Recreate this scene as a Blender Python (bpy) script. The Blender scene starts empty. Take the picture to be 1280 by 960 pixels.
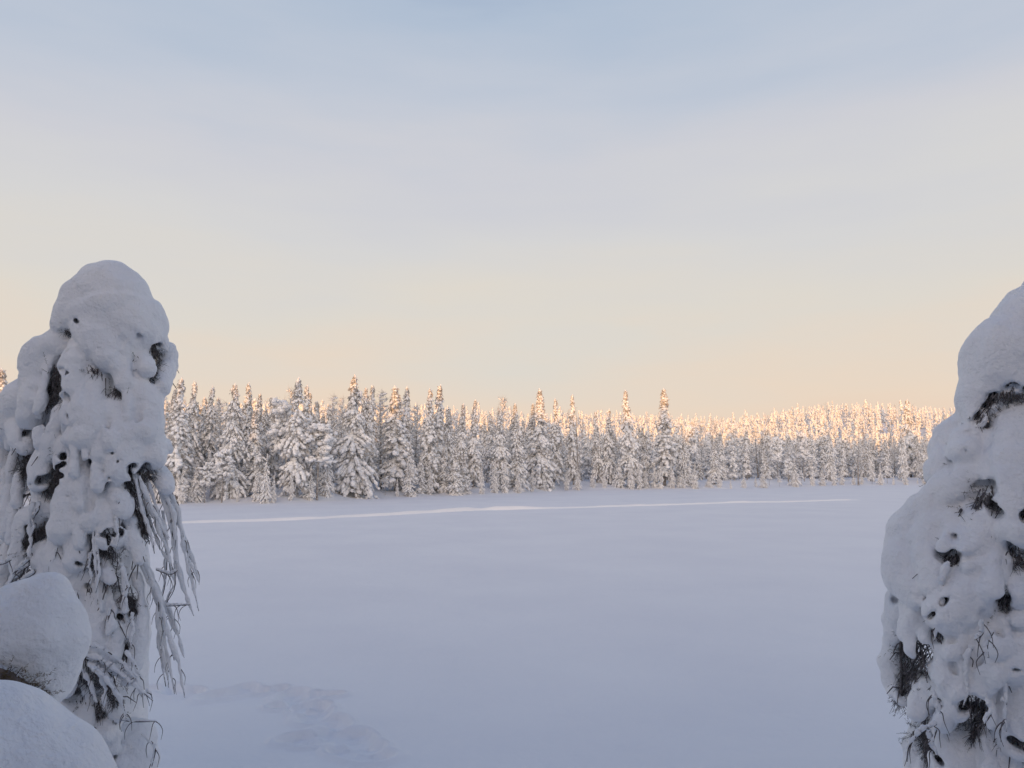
import bpy, math, random
import numpy as np
from mathutils import Vector, Matrix

C = bpy.context.scene
COL = C.collection
R = math.radians

# ------------------------------------------------------------------ camera
F = 925.0                      # focal length in pixels of a 1280 px wide frame
CAMZ = 3.0
PITCH = math.atan(105 / F)
cd = bpy.data.cameras.new('camera'); cam = bpy.data.objects.new('camera', cd); COL.objects.link(cam)
cd.sensor_width = 36; cd.lens = 36 * F / 1280; cd.clip_start = 0.05; cd.clip_end = 6000
cam.location = (0, 0, CAMZ); cam.rotation_euler = (math.pi / 2 + PITCH, 0, 0)
C.camera = cam

# ------------------------------------------------------------------ light
SUN_EL = 1.2
SUN_AZ = 15.0                  # degrees the sun stands left of straight behind the camera
sx, sy = -math.sin(R(SUN_AZ)), -math.cos(R(SUN_AZ))
world = bpy.data.worlds.new('World'); C.world = world; world.use_nodes = True
nt = world.node_tree; nt.nodes.clear()
out = nt.nodes.new('ShaderNodeOutputWorld'); bg = nt.nodes.new('ShaderNodeBackground')
sky = nt.nodes.new('ShaderNodeTexSky'); sky.sky_type = 'NISHITA'; sky.sun_disc = False
sky.sun_elevation = R(SUN_EL); sky.sun_rotation = math.atan2(sx, sy)
sky.altitude = 200; sky.air_density = 1.0; sky.dust_density = 1.6; sky.ozone_density = 1.3
SKY_STRENGTH = 0.15; GLOW = 1.5
bg.inputs['Strength'].default_value = SKY_STRENGTH
def lin(c): return [((v / 255 + .055) / 1.055) ** 2.4 for v in c]
# thin high veil of ice cloud spread over the clear sky: its colour by height above the horizon
tc = nt.nodes.new('ShaderNodeTexCoord'); sep = nt.nodes.new('ShaderNodeSeparateXYZ'); ramp = nt.nodes.new('ShaderNodeValToRGB')
nt.links.new(tc.outputs['Generated'], sep.inputs[0])
mp = nt.nodes.new('ShaderNodeMapping'); mp.inputs['Scale'].default_value = (1.1, 1.1, 5.5); mp.inputs['Rotation'].default_value = (0, R(9), R(20))
wn = nt.nodes.new('ShaderNodeTexNoise'); wn.inputs['Scale'].default_value = 1.6; wn.inputs['Detail'].default_value = 5; wn.inputs['Roughness'].default_value = .5
nt.links.new(tc.outputs['Generated'], mp.inputs[0]); nt.links.new(mp.outputs[0], wn.inputs['Vector'])
ma = nt.nodes.new('ShaderNodeMath'); ma.operation = 'MULTIPLY_ADD'; ma.inputs[1].default_value = .30; ma.inputs[2].default_value = -.15
nt.links.new(wn.outputs['Fac'], ma.inputs[0])
ad = nt.nodes.new('ShaderNodeMath'); ad.operation = 'ADD'
nt.links.new(sep.outputs['Z'], ad.inputs[0]); nt.links.new(ma.outputs[0], ad.inputs[1]); nt.links.new(ad.outputs[0], ramp.inputs['Fac'])
EXPO = 0.0
stops = [(0.0, (237, 207, 184)), (.10, (233, 214, 195)), (.20, (221, 215, 206)), (.30, (213, 212, 212)), (.40, (205, 206, 213)), (.48, (193, 200, 213)), (.58, (177, 191, 210)), (.75, (108, 140, 184)), (1.0, (66, 95, 145))]
el = ramp.color_ramp.elements
while len(el) < len(stops): el.new(.5)
for e, (p_, c_) in zip(el, stops):
    e.position = p_; e.color = (*lin(c_), 1)
vm = nt.nodes.new('ShaderNodeVectorMath'); vm.operation = 'SCALE'; vm.inputs['Scale'].default_value = 1.055 / (2 ** EXPO * SKY_STRENGTH)
nt.links.new(ramp.outputs[0], vm.inputs[0])
mx = nt.nodes.new('ShaderNodeMix'); mx.data_type = 'RGBA'; mx.inputs['Factor'].default_value = .94
nt.links.new(sky.outputs[0], mx.inputs['A']); nt.links.new(vm.outputs[0], mx.inputs['B'])
# warm glow of the low sun low in the southern sky
svn = Vector((sx, sy, .05)).normalized()
dt = nt.nodes.new('ShaderNodeVectorMath'); dt.operation = 'DOT_PRODUCT'; dt.inputs[1].default_value = svn
nt.links.new(tc.outputs['Generated'], dt.inputs[0])
mr = nt.nodes.new('ShaderNodeMapRange'); mr.inputs['From Min'].default_value = .3; mr.inputs['From Max'].default_value = 1; mr.inputs['To Max'].default_value = 1; mr.interpolation_type = 'SMOOTHSTEP'
nt.links.new(dt.outputs['Value'], mr.inputs['Value'])
gl = nt.nodes.new('ShaderNodeVectorMath'); gl.operation = 'SCALE'; gl.inputs[0].default_value = (1.0 / SKY_STRENGTH * GLOW, .72 / SKY_STRENGTH * GLOW, .50 / SKY_STRENGTH * GLOW)
nt.links.new(mr.outputs['Result'], gl.inputs['Scale'])
sm = nt.nodes.new('ShaderNodeVectorMath'); sm.operation = 'ADD'
nt.links.new(mx.outputs['Result'], sm.inputs[0]); nt.links.new(gl.outputs[0], sm.inputs[1])
nt.links.new(sm.outputs[0], bg.inputs['Color']); nt.links.new(bg.outputs[0], out.inputs[0])

sd = bpy.data.lights.new('sun', 'SUN'); sun = bpy.data.objects.new('sun', sd); COL.objects.link(sun)
sd.energy = 2.6; sd.angle = R(0.5); sd.color = (1.0, 0.46, 0.10)
svec = Vector((sx * math.cos(R(SUN_EL)), sy * math.cos(R(SUN_EL)), math.sin(R(SUN_EL))))
sun.rotation_euler = svec.to_track_quat('Z', 'Y').to_euler()

vs = C.view_settings
vs.view_transform = 'Standard'; vs.look = 'None'; vs.gamma = 1; vs.use_curve_mapping = False
vs.exposure = 0.0
C.cycles.max_bounces = 6; C.cycles.diffuse_bounces = 4; C.cycles.use_denoising = True

# ------------------------------------------------------------------ helpers
def P(px, py, Y):
    """world point seen at photo pixel (px, py) when it stands Y metres in front of the camera"""
    cx, cy = (px - 640) / F, (480 - py) / F
    dy = math.cos(PITCH) - cy * math.sin(PITCH); dz = math.sin(PITCH) + cy * math.cos(PITCH)
    return np.array((cx * Y / dy, Y, CAMZ + dz * Y / dy))

def tag(o, label=None, cat=None, group=None, kind=None):
    if label: o['label'] = label
    if cat: o['category'] = cat
    if group: o['group'] = group
    if kind: o['kind'] = kind
    return o

def empty(name, loc=(0, 0, 0)):
    o = bpy.data.objects.new(name, None); COL.objects.link(o); o.location = loc
    o.empty_display_size = .2
    return o

def mesh(name, V, T, mats, midx=None, parent=None, smooth=True):
    """V (n,3), T (m,3) or (m,4) index array -> one mesh object"""
    me = bpy.data.meshes.new(name)
    V = np.asarray(V, np.float32); T = np.asarray(T, np.int32)
    k = T.shape[1]
    me.vertices.add(len(V)); me.vertices.foreach_set('co', V.ravel())
    me.loops.add(T.size); me.loops.foreach_set('vertex_index', T.ravel())
    me.polygons.add(len(T)); me.polygons.foreach_set('loop_start', np.arange(len(T), dtype=np.int32) * k)
    me.polygons.foreach_set('use_smooth', np.full(len(T), smooth))
    for m in (mats if isinstance(mats, (list, tuple)) else [mats]): me.materials.append(m)
    if midx is not None: me.polygons.foreach_set('material_index', np.asarray(midx, np.int32))
    me.update(calc_edges=True); me.validate()
    o = bpy.data.objects.new(name, me); COL.objects.link(o)
    if parent is not None: o.parent = parent
    return o

def ss(a, b, x):
    t = np.clip((np.asarray(x, float) - a) / (b - a), 0, 1)
    return t * t * (3 - 2 * t)

class Noise:
    """smooth tiling value noise in two dimensions"""
    def __init__(s, seed, n=64):
        s.g = np.random.default_rng(seed).uniform(-1, 1, (n, n)); s.n = n
    def __call__(s, x, y):
        x = np.asarray(x, float); y = np.asarray(y, float)
        i = np.floor(x).astype(int); j = np.floor(y).astype(int); u = x - i; v = y - j
        u = u * u * (3 - 2 * u); v = v * v * (3 - 2 * v); n = s.n; g = s.g
        a = g[i % n, j % n] * (1 - u) + g[(i + 1) % n, j % n] * u
        b = g[i % n, (j + 1) % n] * (1 - u) + g[(i + 1) % n, (j + 1) % n] * u
        return a * (1 - v) + b * v
n1, n2, n3 = Noise(1), Noise(2), Noise(3)

# ------------------------------------------------------------------ materials
def mat(name, col, rough=.7, bump=None, vary=None, spec=.3):
    m = bpy.data.materials.new(name); m.use_nodes = True
    t = m.node_tree; b = t.nodes['Principled BSDF']
    b.inputs['Base Color'].default_value = (*col, 1); b.inputs['Roughness'].default_value = rough
    b.inputs['Specular IOR Level'].default_value = spec
    tc = t.nodes.new('ShaderNodeTexCoord')
    if vary:
        s, c2 = vary
        n = t.nodes.new('ShaderNodeTexNoise'); n.inputs['Scale'].default_value = s; n.inputs['Detail'].default_value = 4
        r = t.nodes.new('ShaderNodeMapRange'); r.inputs['From Min'].default_value = .35; r.inputs['From Max'].default_value = .65
        x = t.nodes.new('ShaderNodeMix'); x.data_type = 'RGBA'
        x.inputs['A'].default_value = (*col, 1); x.inputs['B'].default_value = (*c2, 1)
        t.links.new(tc.outputs['Object'], n.inputs['Vector']); t.links.new(n.outputs['Fac'], r.inputs['Value'])
        t.links.new(r.outputs['Result'], x.inputs['Factor']); t.links.new(x.outputs['Result'], b.inputs['Base Color'])
    if bump:
        prev = None
        for s, d, dist in bump:
            n = t.nodes.new('ShaderNodeTexNoise'); n.inputs['Scale'].default_value = s; n.inputs['Detail'].default_value = d
            bp = t.nodes.new('ShaderNodeBump'); bp.inputs['Distance'].default_value = dist
            t.links.new(tc.outputs['Object'], n.inputs['Vector']); t.links.new(n.outputs['Fac'], bp.inputs['Height'])
            if prev: t.links.new(prev.outputs[0], bp.inputs['Normal'])
            prev = bp
        t.links.new(prev.outputs[0], b.inputs['Normal'])
    return m

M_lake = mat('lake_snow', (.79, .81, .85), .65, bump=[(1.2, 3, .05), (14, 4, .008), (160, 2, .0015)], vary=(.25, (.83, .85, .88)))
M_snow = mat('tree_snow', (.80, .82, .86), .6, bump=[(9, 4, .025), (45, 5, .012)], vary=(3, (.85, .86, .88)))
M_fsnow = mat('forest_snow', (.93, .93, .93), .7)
M_frost = mat('frosted_needles', (.36, .34, .31), .8, vary=(1.5, (.62, .59, .56)))
M_needle = mat('spruce_needles', (.05, .058, .045), .7, vary=(14, (.20, .20, .20)))
M_bark = mat('bark', (.085, .065, .055), .9, bump=[(30, 5, .01)], vary=(12, (.16, .13, .11)))
M_twig = mat('twig', (.06, .052, .052), .85, vary=(25, (.16, .15, .16)))
M_fbark = mat('forest_bark', (.20, .17, .15), .9, vary=(3, (.5, .48, .46)))

# ------------------------------------------------------------------ terrain
SX = np.array([-400, -120, -60, -28, -18.8, -13.7, -3.6, 6.7, 30, 56, 81, 150, 400.])
SY = np.array([60, 58, 57, 61.5, 64.5, 76, 84, 100, 107, 124, 137, 150, 170.])
def shore(x): return np.interp(x, SX, SY) + 1.5 * n1(np.asarray(x) * .12 + 5, 3.3) + .6 * n2(np.asarray(x) * .5, 7.1)

def ground_z(x, y):
    x = np.asarray(x, float); y = np.asarray(y, float)
    d = y - shore(x)
    z = .9 * ss(0, 9, d) + .18 * ss(-.6, 1.2, d) * (1 + n1(x * .7, y * .7))
    az = x / np.maximum(y, 30)
    top = 14 + 2.5 * ss(-.1, .15, az) + 5.5 * ss(.1, .45, az) + 3 * ss(-.3, -.6, az) + 3.5 * np.exp(-((az - .47) / .09) ** 2) - 2.5 * np.exp(-((az - .27) / .07) ** 2)
    z = z + top * ss(25, 215, d) + 2.2 * n2(x * .016 + 9, y * .02) * ss(60, 150, d)
    # near bank on which the camera stands
    edge = 8.5 + .8 * n1(x * .35 + 4, 1.7)
    b = 1 - ss(1.2, 1, 1) if False else 1 - ss(0, 1, (y - 1.2) / (edge - 1.2))
    z = z + 1.4 * b * (1 + .05 * n2(x * .8, y * .8))
    # wooded ridge behind the camera, its left part lowered to let the sun pass
    r = -y
    z = z + 4.5 * ss(12, 42, r) + 1.5 * n1(x * .03, y * .03 + 2) * ss(20, 45, r) - 4.6 * ss(-5, -45, x) * ss(12, 42, r)
    # lake surface drifts
    z = z + (.035 * n3(x * .16, y * .3) + .012 * n1(x * .6 + 3, y * 1.1)) * ss(6, 12, y) * (1 - ss(-5, 0, d))
    return z

def prints(x, y):
    """trampled hollows and clods near the left shore"""
    lo_ = np.zeros_like(x); hi_ = np.zeros_like(x)
    rg = random.Random(4)
    pts = []
    for k in range(9): pts.append((190 + k * 27 + rg.uniform(-6, 6), 867 + rg.uniform(-5, 4)))
    for k in range(10): pts.append((330 + rg.uniform(0, 75), 872 + rg.uniform(-5, 22)))
    for k in range(13): pts.append((385 + k * 7 + rg.uniform(-10, 10), 893 + k * 4.5 + rg.uniform(-7, 7)))
    for k in range(4): pts.append((410 + rg.uniform(-40, 40), 940 + rg.uniform(-25, 15)))
    for px, py in pts:
        c = P(px, py, 9.0); t = 1.0
        dirv = (c - np.array((0, 0, CAMZ))); t = CAMZ / -(dirv[2] - 0) ; X = dirv[0] * t; Yy = dirv[1] * t
        a = rg.uniform(0, 3.14); dx = x - X; dy = y - Yy
        u = dx * math.cos(a) + dy * math.sin(a); v = -dx * math.sin(a) + dy * math.cos(a)
        w = rg.uniform(.10, .16); l = w * rg.uniform(1.2, 1.9)
        q = (u / l) ** 2 + (v / w) ** 2
        lo_ = np.minimum(lo_, -.10 * np.exp(-q ** 2)); hi_ = np.maximum(hi_, .045 * np.exp(-(np.sqrt(q) - 1.3) ** 2 * 9))
    return lo_ + hi_

def axis(segs):
    a = []
    for lo, hi, st in segs:
        a += list(np.arange(lo, hi, st))
    a.append(segs[-1][1]); return np.array(a)
gx = axis([(-3000, -600, 200), (-600, -200, 25), (-200, -60, 5), (-60, -12, 1.2), (-12, -5.2, .25), (-5.2, 0.6, .035), (.6, 12, .25), (12, 110, 1.2), (110, 260, 5), (260, 600, 25), (600, 3000, 200)])
gy = axis([(-2500, -300, 200), (-300, -60, 15), (-60, -4, 2), (-4, 6.4, .2), (6.4, 11, .035), (11, 18, .15), (18, 50, .5), (50, 150, 1.0), (150, 400, 5), (400, 800, 40), (800, 4500, 300)])
GX, GY = np.meshgrid(gx, gy, indexing='ij')
GZ = ground_z(GX, GY)
near = (GX > -6) & (GX < 1) & (GY > 6) & (GY < 12)
GZ[near] += prints(GX[near], GY[near])
nx, ny = GX.shape
I = np.arange(nx * ny).reshape(nx, ny)
Q = np.stack([I[:-1, :-1], I[1:, :-1], I[1:, 1:], I[:-1, 1:]], -1).reshape(-1, 4)
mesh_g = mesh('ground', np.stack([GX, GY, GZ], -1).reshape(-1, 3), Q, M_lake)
tag(mesh_g, kind='structure')

# ------------------------------------------------------------------ long raised track across the lake
def track():
    pts = [(-20, 668), (120, 661), (240, 654), (400, 648.5), (520, 642.5), (600, 638), (650, 636.5), (680, 636), (760, 633.5), (860, 630.5), (960, 628), (1060, 625.5), (1075, 625)]
    hs = [.10, .10, .12, .13, .18, .23, .23, .12, .13, .13, .13, .10, .0]
    W = []
    for px, py in pts:
        c = P(px, py, 50.); d = c - np.array((0, 0, CAMZ)); t = CAMZ / -d[2]
        W.append((d[0] * t, d[1] * t))
    W = np.array(W); L = np.linspace(0, len(W) - 1, 500)
    X = np.interp(L, range(len(W)), W[:, 0]); Y = np.interp(L, range(len(W)), W[:, 1]); H = np.interp(L, range(len(W)), hs)
    rng = np.random.default_rng(8)
    Y = Y + .12 * n1(X * .5, 2.2); H = H * (1 + .35 * n2(X * .9, 4.4))
    prof = [(-.28, -.03), (-.14, .35), (-.05, .95), (.05, 1.0), (.3, .6), (.8, .0), (1.1, -.08)]
    V = []; n = len(prof)
    for x, y, h in zip(X, Y, H):
        g = float(ground_z(x, y))
        for a, b in prof: V.append((x + a * .15, y + a, g + b * h))
    T = []
    for i in range(len(X) - 1):
        for j in range(n - 1):
            T.append((i * n + j, (i + 1) * n + j, (i + 1) * n + j + 1, i * n + j + 1))
    tag(mesh('track', V, T, M_fsnow), kind='structure')
track()

# ------------------------------------------------------------------ forest tree generator (meshes in metres, base at origin)
ph = (1 + 5 ** .5) / 2
ICO_V = np.array([(-1, ph, 0), (1, ph, 0), (-1, -ph, 0), (1, -ph, 0), (0, -1, ph), (0, 1, ph), (0, -1, -ph), (0, 1, -ph), (ph, 0, -1), (ph, 0, 1), (-ph, 0, -1), (-ph, 0, 1)]) / math.sqrt(1 + ph * ph)
ICO_F = np.array([(0, 11, 5), (0, 5, 1), (0, 1, 7), (0, 7, 10), (0, 10, 11), (1, 5, 9), (5, 11, 4), (11, 10, 2), (10, 7, 6), (7, 1, 8), (3, 9, 4), (3, 4, 2), (3, 2, 6), (3, 6, 8), (3, 8, 9), (4, 9, 5), (2, 4, 11), (6, 2, 10), (8, 6, 7), (9, 8, 1)])
OCT_V = np.array([(1, 0, 0), (-1, 0, 0), (0, 1, 0), (0, -1, 0), (0, 0, 1), (0, 0, -1.)])
OCT_F = np.array([(0, 2, 4), (2, 1, 4), (1, 3, 4), (3, 0, 4), (2, 0, 5), (1, 2, 5), (3, 1, 5), (0, 3, 5)])

def blobs(c, d, size, stretch, rng, low=False):
    """lumps of snow at c (n,3) stretched along d (n,3)"""
    BV, BF = (OCT_V, OCT_F) if low else (ICO_V, ICO_F)
    n = len(c)
    d = d / np.maximum(np.linalg.norm(d, axis=1, keepdims=True), 1e-6)
    up = np.tile((0.03, 0.02, 1.0), (n, 1)); s = np.cross(d, up); s /= np.maximum(np.linalg.norm(s, axis=1, keepdims=True), 1e-6)
    u = np.cross(s, d)
    k = BV[None] * rng.uniform(.72, 1.28, (n, len(BV), 1))
    V = c[:, None] + size[:, None, None] * (k[..., :1] * d[:, None] * stretch[:, None, None] + k[..., 1:2] * s[:, None] + .85 * k[..., 2:] * u[:, None])
    T = BF[None] + (np.arange(n) * len(BV))[:, None, None]
    return V.reshape(-1, 3), T.reshape(-1, 3)

def slivers(c, d, w, rng):
    """thin dark needle sprays: one triangle each from c along d"""
    n = len(c); s = rng.normal(size=(n, 3)); s = np.cross(s, d); s /= np.maximum(np.linalg.norm(s, axis=1, keepdims=True), 1e-6)
    V = np.stack([c - s * w[:, None], c + s * w[:, None], c + d], 1).reshape(-1, 3)
    return V, np.arange(3 * n).reshape(-1, 3)

def taper(pts, rads, sides=6):
    V = []; T = []
    pts = [np.array(p, float) for p in pts]
    for i, (p, r) in enumerate(zip(pts, rads)):
        a = pts[min(i + 1, len(pts) - 1)] - pts[max(i - 1, 0)]; a /= max(np.linalg.norm(a), 1e-9)
        q = np.array((1, 0, 0)) if abs(a[0]) < .8 else np.array((0, 1, 0))
        s = np.cross(a, q); s /= np.linalg.norm(s); u = np.cross(a, s)
        for k in range(sides):
            t = 2 * math.pi * k / sides; V.append(p + r * (s * math.cos(t) + u * math.sin(t)))
    for i in range(len(pts) - 1):
        for k in range(sides):
            a, b = i * sides + k, i * sides + (k + 1) % sides
            T += [(a, b, b + sides), (a, b + sides, a + sides)]
    return np.array(V), np.array(T)

def join(lst):
    V = []; T = []; o = 0
    for v, t in lst:
        if len(v) == 0: continue
        V.append(v); T.append(t + o); o += len(v)
    return np.concatenate(V), np.concatenate(T)

def forest_tree(kind, seed, low=False):
    """returns dict part -> (V, T); 1 unit = 1 m for a tree 10 m high"""
    rng = np.random.default_rng(seed); H = 10.0
    S_c, S_d, S_s, S_k, N_c, N_d, N_w = [], [], [], [], [], [], []
    lean = rng.uniform(-.25, .25, 2)
    axisf = lambda z: np.array((lean[0] * (z / H) ** 2, lean[1] * (z / H) ** 2, z))
    wood = [taper([axisf(z) for z in np.linspace(-.5, H * .97, 8)], np.linspace(.13, .012, 8), 5 if low else 6)]
    wide = rng.uniform(.85, 1.2)
    if kind in ('spruce', 'slim', 'broad', 'small'):
        Rb = {'spruce': 1.4, 'slim': .92, 'broad': 2.1, 'small': 2.2}[kind] * wide
        nb = (70 if low else {'spruce': 440, 'slim': 360, 'broad': 580, 'small': 400}[kind])
        z0 = {'spruce': .10, 'slim': .12, 'broad': .05, 'small': .02}[kind]
        gapz = rng.uniform(.2, .95, 5); gapa = rng.uniform(0, 6.28, 5)
        lop = rng.uniform(0, 6.28)
        for k in range(nb):
            t = z0 + (1 - z0) * ((k + rng.uniform(0, 1)) / nb) ** .92
            a = rng.uniform(0, 6.283)
            if np.any((np.abs(gapz - t) < .045) & (np.cos(gapa - a) > .1)) : continue
            prof = (1 - t) ** .8 * (1 - .25 * (t < .18)) + .03
            L = Rb * prof * rng.uniform(.6, 1.15) * (1 + .16 * math.cos(a - lop)) * (1 + .22 * math.sin(t * 31 + seed))
            z = t * H
            dr = rng.uniform(.5, 1.25) if kind != 'small' else rng.uniform(.2, .8)
            nseg = 2 if low else max(2, int(L / .26) + 1)
            s = (np.arange(nseg) + rng.uniform(.3, 1)) / nseg
            o = axisf(z)
            out = np.array((math.cos(a), math.sin(a), 0))
            c = o + out * (L * s)[:, None]; c[:, 2] += -dr * L * s ** 1.6
            d = out[None] + np.array((0, 0, 1.)) * (-dr * 1.6 * s ** .6)[:, None]
            sz = (.158 if not low else .36) * rng.uniform(.55, 1.35, nseg) * (.45 + .65 * (1 - t) ** .5)
            keep = rng.uniform(size=nseg) < (.86 if t < .8 else .8)
            S_c.append(c[keep]); S_d.append(d[keep]); S_s.append(sz[keep]); S_k.append(rng.uniform(1.1, 2.1, keep.sum()))
            m = 3 if low else 9
            q = rng.uniform(.0, 1.05, m); cc = o + out * (L * q)[:, None]; cc[:, 2] += -dr * L * q ** 1.6 - .03
            cc += rng.normal(0, .06, (m, 3))
            dd = out[None] * .16 + rng.normal(0, .1, (m, 3)); dd[:, 2] -= rng.uniform(.15, .5, m) * (1 if not low else 1.5)
            N_c.append(cc); N_d.append(dd * (.5 + .7 * (1 - t))); N_w.append(rng.uniform(.03, .08, m) * (2.2 if low else 1))
        # spire
        zt = np.linspace(.93, 1.01, 3 if low else 7) * H
        S_c.append(np.array([axisf(z) for z in zt]) + rng.normal(0, .03, (len(zt), 3))); S_d.append(np.tile((0, 0.05, 1.), (len(zt), 1)))
        S_s.append(np.linspace(.13, .05, len(zt))); S_k.append(np.full(len(zt), 1.8))
    elif kind == 'pine':
        for k in range(26 if not low else 12):
            t = rng.uniform(.38, 1) ** .8; a = rng.uniform(0, 6.283)
            L = 1.9 * wide * math.sin(math.pi * min(1, (1.08 - t) * 1.25)) ** .7 * rng.uniform(.45, 1.1) + .15
            o = axisf(t * H); e = o + np.array((math.cos(a) * L, math.sin(a) * L, rng.uniform(-.7, .45) * L))
            wood.append(taper([o, (o + e) / 2 + (0, 0, .12 * L), e], (.05, .035, .012), 4))
            m = 4 if low else 13
            f = rng.uniform(.25, 1.05, m); c = o + (e - o) * f[:, None] + rng.normal(0, .24, (m, 3)) * (1, 1, .6)
            S_c.append(c); S_d.append(rng.normal(0, 1, (m, 3)) * (1, 1, .5)); S_s.append(rng.uniform(.13, .34, m) * (1.4 if low else 1)); S_k.append(rng.uniform(1, 1.5, m))
            m2 = m * 3; f = rng.uniform(.2, 1.05, m2); c = o + (e - o) * f[:, None] + rng.normal(0, .25, (m2, 3)) - (0, 0, .18)
            N_c.append(c); N_d.append(rng.normal(0, .16, (m2, 3)) - (0, 0, .1)); N_w.append(rng.uniform(.03, .07, m2))
    elif kind == 'birch':
        for k in range(60 if not low else 20):
            t = rng.uniform(.2, 1); a = rng.uniform(0, 6.283); L = 1.6 * (1.1 - t) ** .6 * rng.uniform(.5, 1.1)
            o = axisf(t * H); e = o + np.array((math.cos(a) * L, math.sin(a) * L, rng.uniform(.1, .9) * L))
            wood.append(taper([o, e], (.03, .006), 3))
            m = 22 if not low else 8
            f = rng.uniform(.15, 1.1, m); c = o + (e - o) * f[:, None]
            dd = rng.normal(0, .18, (m, 3)); dd[:, 2] += .12
            N_c.append(c); N_d.append(dd * 1.6); N_w.append(rng.uniform(.008, .02, m))
            m = 6 if not low else 2
            f = rng.uniform(.1, 1.1, m); S_c.append(o + (e - o) * f[:, None]); S_d.append(np.tile(e - o, (m, 1))); S_s.append(rng.uniform(.05, .12, m)); S_k.append(rng.uniform(1.5, 3, m))
    elif kind == 'snag':
        for k in range(16):
            t = rng.uniform(.25, .97); a = rng.uniform(0, 6.283); L = rng.uniform(.2, .5)
            o = axisf(t * H); e = o + np.array((math.cos(a) * L, math.sin(a) * L, -.2 * L)); wood.append(taper([o, e], (.02, .006), 3))
            S_c.append(e[None]); S_d.append((e - o)[None]); S_s.append(rng.uniform(.04, .09, 1)); S_k.append(np.full(1, 1.6))
            N_c.append(e[None]); N_d.append(rng.normal(0, .1, (1, 3))); N_w.append(np.full(1, .02))
    if kind == 'snag':
        return {'trunk': join(wood), 'crown': slivers(np.concatenate(N_c), np.concatenate(N_d), np.concatenate(N_w), rng)}
    S = blobs(np.concatenate(S_c), np.concatenate(S_d), np.concatenate(S_s), np.concatenate(S_k), rng, low)
    N = slivers(np.concatenate(N_c), np.concatenate(N_d), np.concatenate(N_w), rng)
    return {'trunk': join(wood), 'crown': N, 'snow': S}

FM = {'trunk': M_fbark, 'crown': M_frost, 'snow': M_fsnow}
PROTO = {}
nvar = {'spruce': 5, 'slim': 4, 'broad': 4, 'small': 3, 'pine': 3, 'birch': 2, 'snag': 1}
for kind, n in nvar.items():
    for v in range(n):
        parts = forest_tree(kind, 100 + 17 * v + len(kind) * 3)
        ms = {}
        for pn, (V, T) in parts.items():
            o = mesh(pn, V, T, FM[pn]); ms[pn] = o.data; bpy.data.objects.remove(o)
        PROTO[kind, v] = ms

NAMES = {'spruce': 'spruce_tree', 'slim': 'spruce_tree', 'broad': 'spruce_tree', 'small': 'young_spruce', 'pine': 'pine_tree', 'birch': 'birch_tree', 'snag': 'dead_tree'}
CATS = {'spruce': 'spruce tree', 'slim': 'spruce tree', 'broad': 'spruce tree', 'small': 'young spruce', 'pine': 'pine tree', 'birch': 'birch tree', 'snag': 'dead tree'}
rnd = random.Random(21)
ALL = []      # x, y, kind, variant, height, width factor, landmark label

def place(px, top, base=None, kind='spruce', wf=1.0, back=None, label=None, var=None):
    """tree whose tip shows at (px, top) and that stands at the shore (or `back` metres behind it)"""
    kx = (px - 640) / F * 1.0
    Y = 70.
    for _ in range(30):
        Y = float(shore(kx * Y)) + (back if back is not None else 1.0)
    x = (P(px, top, Y))[0]; z = float(ground_z(x, Y)); H = P(px, top, Y)[2] - z
    v = rnd.randrange(nvar[kind]) if var is None else var
    ALL.append([x, Y, kind, v, H, wf, label]); return x, Y, H

LM = [
 (228, 474, 'slim', 1.25, 2, 'tall dark-tipped slim spruce standing just right of the big snow-laden tree at left'),
 (292, 480, 'broad', .95, 3, 'broad heavily snowed spruce left of the low pine with the round snow clumps'),
 (280, 560, 'pine', 1.2, .5, 'low pine with round white snow clumps at the lake edge, dark trunk showing beneath'),
 (371, 473, 'spruce', 1.15, 3, 'tall pink-tipped spruce standing alone above the treeline left of the grey gap'),
 (399, 528, 'pine', 1.35, .5, 'stout snow-plastered pine with dark bare trunk at the left side of the grey gap'),
 (443, 470, 'broad', 1.15, 3, 'tallest wide-skirted white spruce at the right side of the grey gap'),
 (497, 484, 'spruce', 1.5, 4, 'brownish spruce with drooping boughs between the widest spruce and the twin spires'),
 (535, 487, 'slim', 1.1, 3, 'left spire of the twin spruces standing close together'),
 (546, 483, 'slim', 1.2, 3.5, 'right and taller spire of the twin spruces standing close together'),
 (674, 487, 'spruce', 1.15, 3, 'tall narrow spruce left of the thin bare dead trunk in the middle of the treeline'),
 (716, 494, 'slim', .9, 4, 'needle-thin spruce spire just left of the bare dead trunk'),
 (722, 505, 'snag', 1.0, .8, 'thin bare dead trunk standing dark among the snowy trees mid treeline'),
 (785, 489, 'spruce', 1.0, 3, 'left one of two tall lone spires rising right of the middle of the treeline'),
 (828, 487, 'slim', 1.35, 3, 'right one of two tall lone spires rising right of the middle of the treeline'),
 (1070, 548, 'snag', 1.6, .6, 'short dark bare trunk at the far lake edge near the snow-laden tree at right'),
 (1133, 500, 'spruce', 1.1, 14, 'orange-lit spruce tip rising above the treeline beside the snow-laden tree at right'),
 (12, 462, 'slim', 1.2, 6, 'spruce top peeking out above the left shoulder of the big snow-laden tree at left'),
 (26, 478, 'slim', 1.0, 8, 'lower spruce top next to the peeking one left of the big snow-laden tree'),
]
for px, top, kind, wf, back, lab in LM: place(px, top, None, kind, wf, back, lab)
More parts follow.
